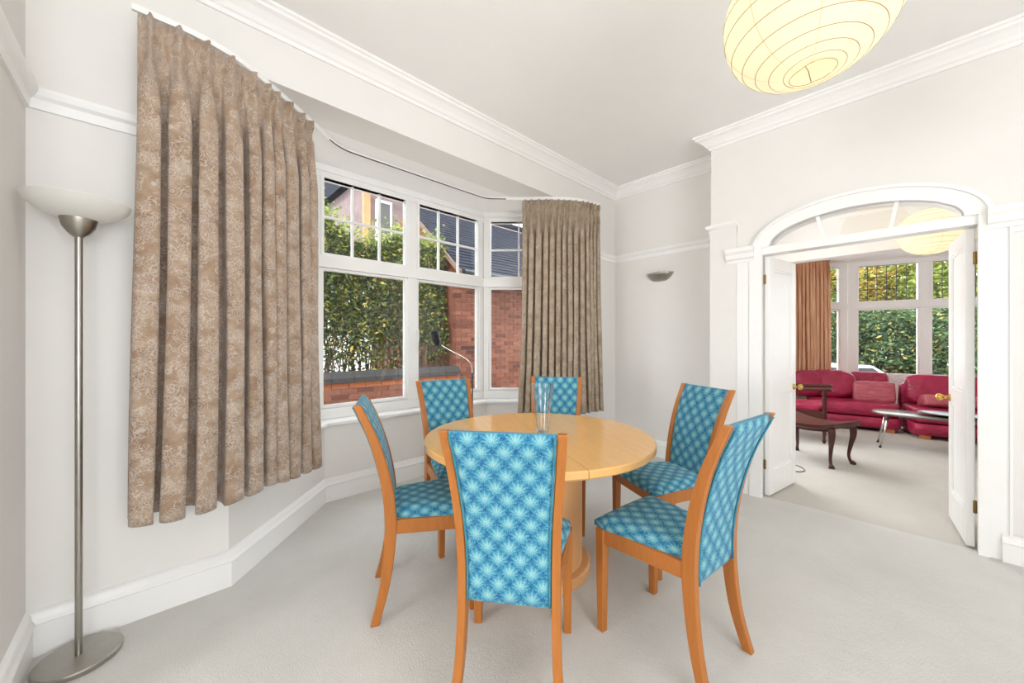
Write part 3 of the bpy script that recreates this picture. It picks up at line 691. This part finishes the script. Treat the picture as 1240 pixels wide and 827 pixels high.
hc = px(528, 411, 3.22) - b0; ax = Vector((-.35, -.15, .92)).normalized(); e1 = ax.cross(Vector((0, 1, 0))).normalized(); e2 = ax.cross(e1)
hp = [(.012, -.062), (.022, -.052), (.032, -.03), (.034, .0), (.036, .045), (.038, .062), (.033, .062), (.030, .02)]
MB().loft([[tuple(hc + ax * d + e1 * r * math.cos(2 * PI * i / 24) + e2 * r * math.sin(2 * PI * i / 24)) for i in range(24)] for r, d in hp]).build('head', 'black', RL, smooth='auto')
MB().tube([tuple(px(534, 418, 3.23) - b0), tuple(px(531, 420, 3.22) - b0), tuple(px(527, 428, 3.21) - b0)], .007, 8).build('grip', 'black', RL)

# ------------------------------------------------------------------ living room furniture
def cushion(name, mat, parent, c, size, rz=0, tilt=0, e=.45, n=28, wr=.0, seed=0):
    rnd = random.Random(seed); m = MB(); rings = []; ph = [rnd.uniform(0, 6) for _ in range(6)]
    def sp(v, p): return math.copysign(abs(v) ** p, v)
    q = Matrix.Rotation(rz, 3, 'Z') @ Matrix.Rotation(tilt, 3, 'Y'); c = Vector(c)
    for j in range(1, n // 2):
        b = -PI / 2 + PI * j / (n // 2); r = []
        for i in range(n):
            a = 2 * PI * i / n
            p = Vector((size[0] / 2 * sp(math.cos(b), .7) * sp(math.cos(a), e), size[1] / 2 * sp(math.cos(b), e) * sp(math.sin(a), e), size[2] / 2 * sp(math.sin(b), e)))
            p *= 1 + wr * (math.sin(5 * a + ph[0]) * math.cos(3 * b + ph[1]) + .6 * math.sin(9 * b + 4 * a + ph[2]))
            r.append(tuple(c + q @ p))
        rings.append(r)
    return m.loft(rings).build(name, mat, parent, smooth=True)
SD = math.radians(11)          # sofa line is turned 11 degrees against the wall
def sofa(name, label, front, length, seat_cuts, foot_side):
    """front: floor point of the right front end seen from the room; local x = depth away from the viewer, local y = to the viewer's left"""
    R = empty(name, (front[0], front[1], 0), SD); tag(R, label, 'sofa')
    cushion('base', 'leather', R, (.40, length / 2, .125), (.80, length, .17), e=.16)
    w_ = length / seat_cuts
    for i in range(seat_cuts): cushion('seat_cushion', 'leather', R, (.37, w_ * (i + .5), .30), (.74, w_ * .99, .20), e=.22, wr=.006, seed=i)
    cushion('back', 'leather', R, (.72, length / 2, .40), (.18, length, .56), e=.2, wr=.006)
    for y in (.12, length - .12):
        for x in (.07, .70): MB().box(x - .04, x + .04, y - .05, y + .05, 0, .06).build('foot', 'sofafoot', R, bevel=.004)
    return R
s1 = sofa('sofa', 'crimson leather sofa section behind the wooden armchair', (7.375, .05), 1.0, 1, 1)
s2 = sofa('sofa', 'crimson leather sofa section partly hidden by the right door leaf', (7.385, -1.06), 1.04, 1, 1)
def on(s, x, y, z):
    f = s.location; return (f.x + x * math.cos(SD) - y * math.sin(SD), f.y + x * math.sin(SD) + y * math.cos(SD), z)
def scush(name, mat, s, x, y, z, size, label, tilt=-.25, rz=0, **kw):
    o = cushion(name, mat, None, (0, 0, 0), size, 0, 0, **kw); o.location = on(s, x, y, z); o.rotation_euler = (0, tilt, SD + rz)
    return tag(o, label, 'cushion')
scush('back_cushion', 'leather', s1, .50, .72, .60, (.24, .62, .44), 'plump rounded crimson back cushion at the middle of the sofa', tilt=.3, e=.62, wr=.02, seed=2)
scush('back_cushion', 'leather', s1, .40, 1.02, .60, (.24, .40, .42), 'smaller crimson cushion at the armchair end of the sofa', tilt=.3, rz=.3, e=.7, wr=.02, seed=3)
scush('back_cushion', 'leather', s1, .66, .26, .63, (.20, .46, .34), 'flat crimson back cushion behind the rose throw cushion', tilt=.2, e=.4, wr=.012, seed=4)
scush('throw_cushion', 'rose', s1, .36, .24, .52, (.14, .46, .32), 'rose satin throw cushion leaning at the sofa gap', tilt=.35, rz=.05, e=.3, wr=.02, seed=5)
scush('back_cushion', 'leather', s2, .56, .53, .60, (.24, .96, .42), 'wide creased crimson back cushion behind the coffee table', tilt=.22, e=.35, wr=.016, seed=6)
scush('throw_cushion', 'rose', s2, .30, .62, .47, (.34, .6, .17), 'rose satin throw cushion lying below the right door knob', tilt=.25, e=.4, wr=.03, seed=7)

# copper curtain
curtain('curtain', 'copper striped curtain hanging beside the crimson sofa', [(7.80, 1.44), (7.95, 1.27), (8.1, 1.09), (8.25, .915)], 2.64, .35, 12, .04, 'curtain3', 5, head=.06, flare=.03)

# dark wooden bench with a dished seat and cabriole legs
Bx = Vector((4.891, .527)); ex = (Vector((5.42, .886)) - Vector((5.223, .387))).normalized(); BL, BW = .54, .36
bang = math.atan2(ex.y, ex.x); Bn = empty('bench', (Bx.x, Bx.y, 0), bang); tag(Bn, 'dark mahogany bench with a dished seat and curved cabriole legs', 'bench')
m = MB(); nx = 16
def dip(q): return .455 - .05 * (1 - (2 * q - 1) ** 2)
rings = [[(-.045 + (BL + .09) * i / nx, y, dip(i / nx) + dz) for y, dz in ((.045, 0), (-BW - .045, 0), (-BW - .045, -.03), (-BW - .02, -.05), (.02, -.05), (.045, -.03))] for i in range(nx + 1)]
m.loft(rings).build('seat', 'darkwood', Bn, smooth='auto')
for cx_, sx in ((0, -1), (BL, 1)):
    for cy_, sy in ((0, 1), (-BW, -1)):
        pth = []
        for z, o_, r in ((.42, .0, .03), (.37, .012, .032), (.30, .014, .027), (.2, .0, .019), (.1, -.012, .0145), (.04, -.004, .014), (.018, .010, .024), (.0, .016, .026)):
            pth.append((cx_ + sx * (o_ - .012), cy_ + sy * (o_ - .012), z, r))
        pth = catmull(pth, 4)
        MB().tube([p[:3] for p in pth], [p[3] for p in pth], 10).build('leg', 'darkwood', Bn, smooth='auto')
for y in (-.005, -BW + .005): MB().extrude([(0, .40), (BL, .40), (BL, .365)] + [(BL * (1 - i / 10), .365 - .03 * math.sin(PI * i / 10) + .0) for i in range(1, 10)] + [(0, .365)], lambda p, t: (p[0], t, p[1]), y - .01, y + .01).build('apron', 'darkwood', Bn)

# dark wooden armchair
Ar = empty('armchair', (6.02, .72, 0), math.radians(-84)); tag(Ar, 'dark carved wooden armchair with a crimson seat beside the sofa', 'armchair')
# local x forward, local y to the chair's left; front legs at x = 0
AW = .50; AD_ = .42
def turned(x, y, h, name='leg', r=.022):
    pr = [(r * .55, 0), (r * .8, .02), (r * 1.05, .035), (r * .6, .05), (r * .75, .12), (r, .16), (r, .2)]
    z = .2; zig = 0
    while z < h - .1: z += .018; zig ^= 1; pr.append((r * (1.05 if zig else .78), z))
    pr += [(r, h - .06), (r, h)]
    MB().lathe(pr, x, y, 14).build(name, 'darkwood', Ar, smooth='auto')
for y in (0, AW): turned(0, y, .66); turned(-AD_, y, .84, 'rear_leg')
MB().box(-AD_, 0, -.015, .015, .30, .40).box(-AD_, 0, AW - .015, AW + .015, .30, .40).box(-.015, .015, 0, AW, .30, .40).box(-AD_ - .015, -AD_ + .015, 0, AW, .30, .40).build('seat_rail', 'darkwood', Ar, bevel=.004)
cushion('seat', 'leather', Ar, (-AD_ / 2, AW / 2, .43), (AD_ + .03, AW - .02, .10), e=.3)
for y in (0, AW):
    MB().tube(catmull([(-AD_, y, .68), (-AD_ * .5, y, .665), (-.03, y, .672), (.05, y, .675), (.065, y, .65)], 5), .022, 10).build('arm', 'darkwood', Ar, smooth=True)
MB().box(-AD_ - .02, -AD_ + .02, -.02, AW + .02, .80, .86).build('crest_rail', 'darkwood', Ar, bevel=.008, seg=2)
MB().box(-AD_ - .012, -AD_ + .012, .02, AW - .02, .50, .55).build('back_rail', 'darkwood', Ar, bevel=.004)
for i in range(5): turned_y = .09 + i * .08; MB().lathe([(.009, .55), (.014, .62), (.009, .68), (.014, .74), (.009, .80)], -AD_, turned_y, 10).build('spindle', 'darkwood', Ar, smooth=True)

# low coffee table with a long rounded top
ct = empty('coffee_table', (6.50, -.28, 0), math.radians(-84)); tag(ct, 'low coffee table with a rounded steel-rimmed top and splayed chrome legs', 'coffee table')
def sup(a, b, p, n=48): return [(a * math.copysign(abs(math.cos(t)) ** p, math.cos(t)), b * math.copysign(abs(math.sin(t)) ** p, math.sin(t))) for t in [2 * PI * i / n for i in range(n)]]
m = MB(); m.loft([[(x, y, z) for x, y in sup(.60 - d, .26 - d, .75)] for d, z in ((.02, .395), (.004, .402), (0, .41), (.004, .418), (.014, .421))]); m.build('top', 'tabledark', ct, smooth='auto')
for sx in (-1, 1):
    for sy in (-1, 1):
        MB().tube([(sx * .46, sy * .13, .398), (sx * .53, sy * .155, .012)], [.013, .010], 12).build('leg', 'chrome', ct, smooth=True)
        MB().lathe([(.013, 0), (.013, .014), (.01, .02)], sx * .532, sy * .156, 12).build('foot', 'black', ct)
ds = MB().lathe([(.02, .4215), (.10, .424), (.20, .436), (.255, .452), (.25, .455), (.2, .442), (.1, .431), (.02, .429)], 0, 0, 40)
d_o = ds.build('reflection', 'reflection', smooth='auto'); d_o.location = (6.48, -.36, 0); d_o.scale = (.8, 1.15, 1); tag(d_o, 'flat dark disc standing in for a reflection in the coffee table top', 'reflection')  # added disc, its dark colour stands in for a reflection in the tabletop
cb = [(4.50, .80, .006), (4.52, .74, .006), (4.55, .71, .006), (4.62, .70, .006), (4.70, .74, .006), (4.74, .80, .006), (4.72, .90, .006), (4.66, 1.02, .006), (4.62, 1.2, .006)]
tag(MB().tube(catmull(cb, 6), .005, 8).build('cable', 'cable', smooth=True), 'thin grey cable looped on the floor beside the open door', 'cable')

# ------------------------------------------------------------------ outside the dining bay
M['bounce_paint'] = paint('pale_bounce_ground', (206, 200, 190), .9, .05)
struct(MB().box(-14, 9.7, 2.75, 5.15, -.345, -.34), 'ground_bounce', 'bounce_paint', 'pale unseen ground added to bounce light into the bay window', 'path')  # unseen pale surface added to bounce sunlight onto the bay ceiling
struct(MB().box(-14, 45, 2.75, 30, -.5, -.35).box(9.7, 45, -30, 2.75, -.95, -.8), 'ground', 'earth', 'garden earth outside the windows', 'ground')
GY = 5.2
gw = empty('garden_wall', (.2, GY, 0)); tag(gw, 'low red brick garden wall with dark coping under the hedge', 'wall')
MB().box(0, 3.5, .012, .22, -.4, .715).build('mortar_core', 'mortar', gw)
def bricks(parent, x0, x1, z0, n, skip=None, y=0.0, lastmat=None, depth=.11):
    proto_ = {}
    for r in range(n):
        x = x0 - (.1125 if r % 2 else 0)
        while x < x1 - .02:
            a, b = max(x, x0), min(x + .215, x1); wd = round(b - a, 3)
            if wd > .03:
                mt = lastmat if (lastmat and r == n - 1) else 'brick'; key = (wd, mt)
                if key in proto_: o = proto_[key].copy(); C.objects.link(o)
                else: o = proto_[key] = MB().box(0, wd, 0, depth, 0, .065).build('brick', mt, parent)
                o.location = (a, y + random.uniform(-.003, .003), z0 + r * .075)
            x += .225
bricks(gw, .45, 3.5, .267, 6, lastmat='brickorange')
cpm = None
for i in range(12):
    if cpm is None: cpm = MB().extrude([(-.03, 0), (.25, 0), (.25, .06), (.2, .12), (.11, .145), (.02, .12), (-.03, .06)], lambda p, t: (t, p[0], p[1]), 0, .288).build('coping_brick', 'coping', gw); o = cpm
    else: o = cpm.copy(); C.objects.link(o)
    o.location = (i * .292, random.uniform(-.004, .004), .717)

def leaves(n, sampler, size, up=.3, seed=1):
    rnd = random.Random(seed); m = MB()
    for _ in range(n):
        p = sampler(rnd)
        if p is None: continue
        s = size * rnd.uniform(.6, 1.4); d = Vector((rnd.gauss(0, 1), rnd.gauss(0, 1), rnd.gauss(0, .7))).normalized(); e = d.cross(Vector((rnd.gauss(0, 1), rnd.gauss(0, 1), rnd.gauss(up, 1)))).normalized(); f_ = d.cross(e) * .12
        p = Vector(p); a, b, c, g = p - d * s, p + e * s * .48 + f_ * s, p + d * s, p - e * s * .48 + f_ * s
        o_ = len(m.v); m.v += [tuple(a), tuple(b), tuple(c), tuple(g)]; m.f += [(o_, o_ + 1, o_ + 2), (o_, o_ + 2, o_ + 3)]
    return m
hg = empty('hedge', (.2, 5.75, 0)); tag(hg, 'tall leafy green hedge growing behind the garden wall', 'hedge')
rnd = random.Random(5)
def topz(x): return 3.15 - .10 * x + .16 * math.sin(2.3 * x) + .1 * math.sin(5.1 * x + 1)
def hs_(r):
    x = r.uniform(-1.5, 3.42); t = r.random(); zt = topz(x); z = .8 + (zt - .8) * (t ** .62)
    if z < 1.35 and r.random() < .3: return None
    if x > 3.3 and z > 2.6 and r.random() < .5: return None
    return (x, -.33 + abs(r.gauss(0, .34)) + .06 * math.sin(4 * x + 3 * z), z)
lv = leaves(60000, hs_, .036, seed=4); o = lv.build('foliage', 'hedge', hg); o['kind'] = 'stuff'
lv = leaves(5200, lambda r: (lambda x: (x, -.3 + abs(r.gauss(0, .22)), topz(x) + r.gauss(.0, .13)))(r.uniform(-1.5, 3.38)), .032, seed=8); o = lv.build('young_shoots', 'hedgetop', hg); o['kind'] = 'stuff'
tw = MB()
for i in range(260):
    x = rnd.uniform(-1.2, 3.3); y = rnd.uniform(-.2, .2); p = [(x, y, .0)]; hh = rnd.uniform(1.7, 2.8)
    dx, dy = rnd.uniform(-.35, .35), rnd.uniform(-.15, .15)
    for q in range(1, 7): t = q / 6; p.append((x + dx * t + rnd.gauss(0, .03), y + dy * t + rnd.gauss(0, .02), hh * t))
    tw.tube(p, [.013 * (1 - .1 * q) for q in range(7)], 5)
o = tw.build('twigs', 'stem', hg); o['kind'] = 'stuff'

# neighbouring brick outbuilding with a slate roof
nb = empty('outbuilding', (3.7, 5.3, 0)); tag(nb, 'red brick outbuilding with a dark slate roof right of the hedge', 'building')
MB().box(.012, 4.5, .012, .25, -.4, 2.5).box(.012, .25, .25, 3.5, -.4, 2.5).build('mortar_core', 'mortar', nb)
bricks(nb, 0, 2.2, .15, 31, y=0)
gp = [(0.02, -.35), (3.5, -.35), (3.5, 2.5), (1.76, 4.02), (.02, 2.5)]
MB().extrude(gp, lambda p, t: (t, p[0], p[1]), .006, .02).build('gable_wall', 'brick', nb)
cr = 24
rs = MB()
for i in range(cr):
    y0, z0 = -.33 + i * .0885, 2.42 + i * .0742; rs.add([(-.1, y0, z0 + .03), (5, y0, z0 + .03), (5, y0 + .12, z0 + .105), (-.1, y0 + .12, z0 + .105), (-.1, y0, z0), (5, y0, z0), (5, y0 + .12, z0 + .09), (-.1, y0 + .12, z0 + .09)],
           [(0, 1, 2, 3), (7, 6, 5, 4), (0, 4, 5, 1), (1, 5, 6, 2), (2, 6, 7, 3), (3, 7, 4, 0)])
o = rs.build('slate_courses', 'slate', nb); o['kind'] = 'stuff'
MB().tube([(-.1, 1.78, 4.22), (5, 1.78, 4.22)], .09, 8).build('ridge', 'slate', nb)
MB().box(-.1, 5, 1.62, 1.66, 4.075, 4.10).build('ridge_mortar', 'mortar', nb)
MB().extrude([(-.33, 2.36), (1.76, 4.13), (1.76, 4.07), (-.33, 2.30)], lambda p, t: (t, p[0], p[1]), -.115, -.09).build('bargeboard', 'barge', nb)
MB().tube([(-.1, -.36, 2.40), (5, -.36, 2.40)], .045, 8).build('gutter', 'black', nb)

# far house behind the hedge
fh = empty('neighbour_house', (0, 12, 0)); tag(fh, 'pale neighbouring house with a brown tile-hung upper wall behind the hedge', 'building')
MB().box(-7, 11, 0, 5, -.4, 3.4).build('lower_wall', 'render', fh)
MB().box(4.75, 11, -.05, 5, 3.4, 6.6).build('upper_wall', 'tilehung', fh)
MB().extrude([(-.6, 3.3), (2.5, 5.2), (5.6, 3.3)], lambda p, t: (t, p[0], p[1]), -7.3, 4.74).build('lower_roof', 'slate', fh)
MB().extrude([(-.6, 6.5), (2.5, 9.0), (5.6, 6.5)], lambda p, t: (t, p[0], p[1]), 4.5, 11.4).build('roof', 'slate', fh)
board = None
for i in range(40):
    if board is None: board = MB().box(0, .15, -.075, -.05, 3.4, 6.6).build('cladding_board', 'tilehung', fh)
    else: o = board.copy(); C.objects.link(o); o.location = (i * .156, 0, 0); continue
    board.location = (0, 0, 0)
for o in fh.children:
    if o.name.startswith('cladding_board'): o.location.x += 4.76
for x in (5.15, 8.2):
    wf = MB().box(x, x + .55, -.14, -.04, 4.5, 5.9).build('window', 'render', fh); MB().box(x + .07, x + .48, -.15, -.135, 4.58, 5.82).build('pane', 'lead', wf)
MB().box(4.74, 4.95, -.18, -.04, 3.4, 6.6).build('timber_post', 'timber', fh)

# ------------------------------------------------------------------ outside the living room
def tree(name, label, c, r, n, size, mat, seed, trunk=.07, gap=.0):
    T_ = empty(name, (c[0], c[1], -.8)); tag(T_, label, 'tree' if 'tree' in name else 'shrub', 'trees outside the living room')
    def smp(q):
        v = Vector((q.gauss(0, 1), q.gauss(0, 1), q.gauss(0, 1))).normalized(); k_ = q.random() ** .33
        b = 1 + .18 * math.sin(7 * v.x + seed) * math.cos(6 * v.z + seed * 2)
        return (v.x * r[0] * k_ * b, v.y * r[1] * k_ * b, c[2] + .8 + v.z * r[2] * k_ * b)
    o = leaves(n, smp, size, seed=seed).build('foliage', mat, T_); o['kind'] = 'stuff'
    q = random.Random(seed); tw = MB().tube([(0, 0, 0), (.05, .03, c[2] * .5), (0, .0, c[2] + .3)], [trunk, trunk * .8, trunk * .4], 8); tw.build('trunk', 'stem', T_)
    for i in range(6):
        a = q.uniform(0, 2 * PI); z = c[2] * q.uniform(.5, 1.0)
        MB().tube([(0, 0, z), (r[0] * .5 * math.cos(a), r[1] * .5 * math.sin(a), z + r[2] * .35), (r[0] * .8 * math.cos(a), r[1] * .8 * math.sin(a), z + r[2] * .5)], [trunk * .5, trunk * .35, trunk * .15], 6).build('branch', 'stem', T_)
    return T_
def gp_(u, D): p = px(u, 414, D); return p.x, p.y
for (nm, lab, u, D, z, r, n, sz, mt, sd) in [
    ('shrub', 'dense dark evergreen shrub filling the middle of the living room window', 1078, 14.2, 1.1, (1.7, 1.5, 1.75), 12000, .075, 'evergreen', 1),
    ('shrub', 'dark evergreen shrub behind the right living room window light', 1158, 12.6, 1.0, (1.5, 1.4, 1.7), 10000, .075, 'evergreen', 2),
    ('shrub', 'low evergreen shrub outside the window beside the copper curtain', 1012, 15.2, 1.1, (1.3, 1.3, 1.9), 9000, .075, 'evergreen', 3),
    ('autumn_tree', 'yellow and orange autumn tree above the evergreen shrubs', 1066, 19.5, 4.2, (2.6, 2.6, 2.4), 13000, .10, 'autumn', 4),
    ('green_tree', 'yellow-green tree at the far right of the living room window', 1152, 17.0, 3.8, (2.4, 2.4, 2.4), 10000, .10, 'hedgetop', 5),
    ('green_tree', 'yellow-green tree behind the copper curtain window', 1000, 21.0, 3.6, (2.2, 2.4, 3.0), 10000, .10, 'hedgetop', 6)]:
    x, y = gp_(u, D); tree(nm, lab, (x, y, z), r, n, sz, mt, sd)
# white car glimpsed in the lower corner of the middle light
cx_, cy_ = gp_(1004, 11.4)
Cr = empty('car', (cx_, cy_, -.8), math.radians(132)); tag(Cr, 'white parked car glimpsed through the living room window', 'car')
body = [(-2, .3), (-2, .75), (-1.85, .95), (-1.2, 1.0), (-.6, 1.38), (.7, 1.40), (1.3, 1.02), (1.95, .92), (2.05, .6), (2.0, .3)]
MB().extrude(body, lambda p, t: (p[0], t, p[1]), -.8, .8).build('body', 'carpaint', Cr, bevel=.03, seg=2)
for y in (-.805, .805): MB().extrude([(-1.05, 1.0), (-.58, 1.32), (.66, 1.34), (1.1, 1.02)], lambda p, t: (p[0], t, p[1]), y - .006, y + .006).build('side_window', 'black', Cr)
MB().add([(-1.22, -.7, 1.03), (-1.22, .7, 1.03), (-.64, .62, 1.38), (-.64, -.62, 1.38), (-1.26, -.7, 1.05), (-1.26, .7, 1.05), (-.67, .62, 1.40), (-.67, -.62, 1.40)], [(3, 2, 1, 0), (4, 5, 6, 7), (0, 1, 5, 4), (1, 2, 6, 5), (2, 3, 7, 6), (3, 0, 4, 7)]).build('windscreen', 'black', Cr)
for x in (-1.3, 1.3):
    for y in (-.78, .78):
        MB().loft([[(x + r * math.cos(2 * PI * i / 24), y + d, .32 + r * math.sin(2 * PI * i / 24)) for i in range(24)] for r, d in ((.2, -.1), (.32, -.09), (.32, .09), (.2, .1))]).build('wheel', 'rubber', Cr)
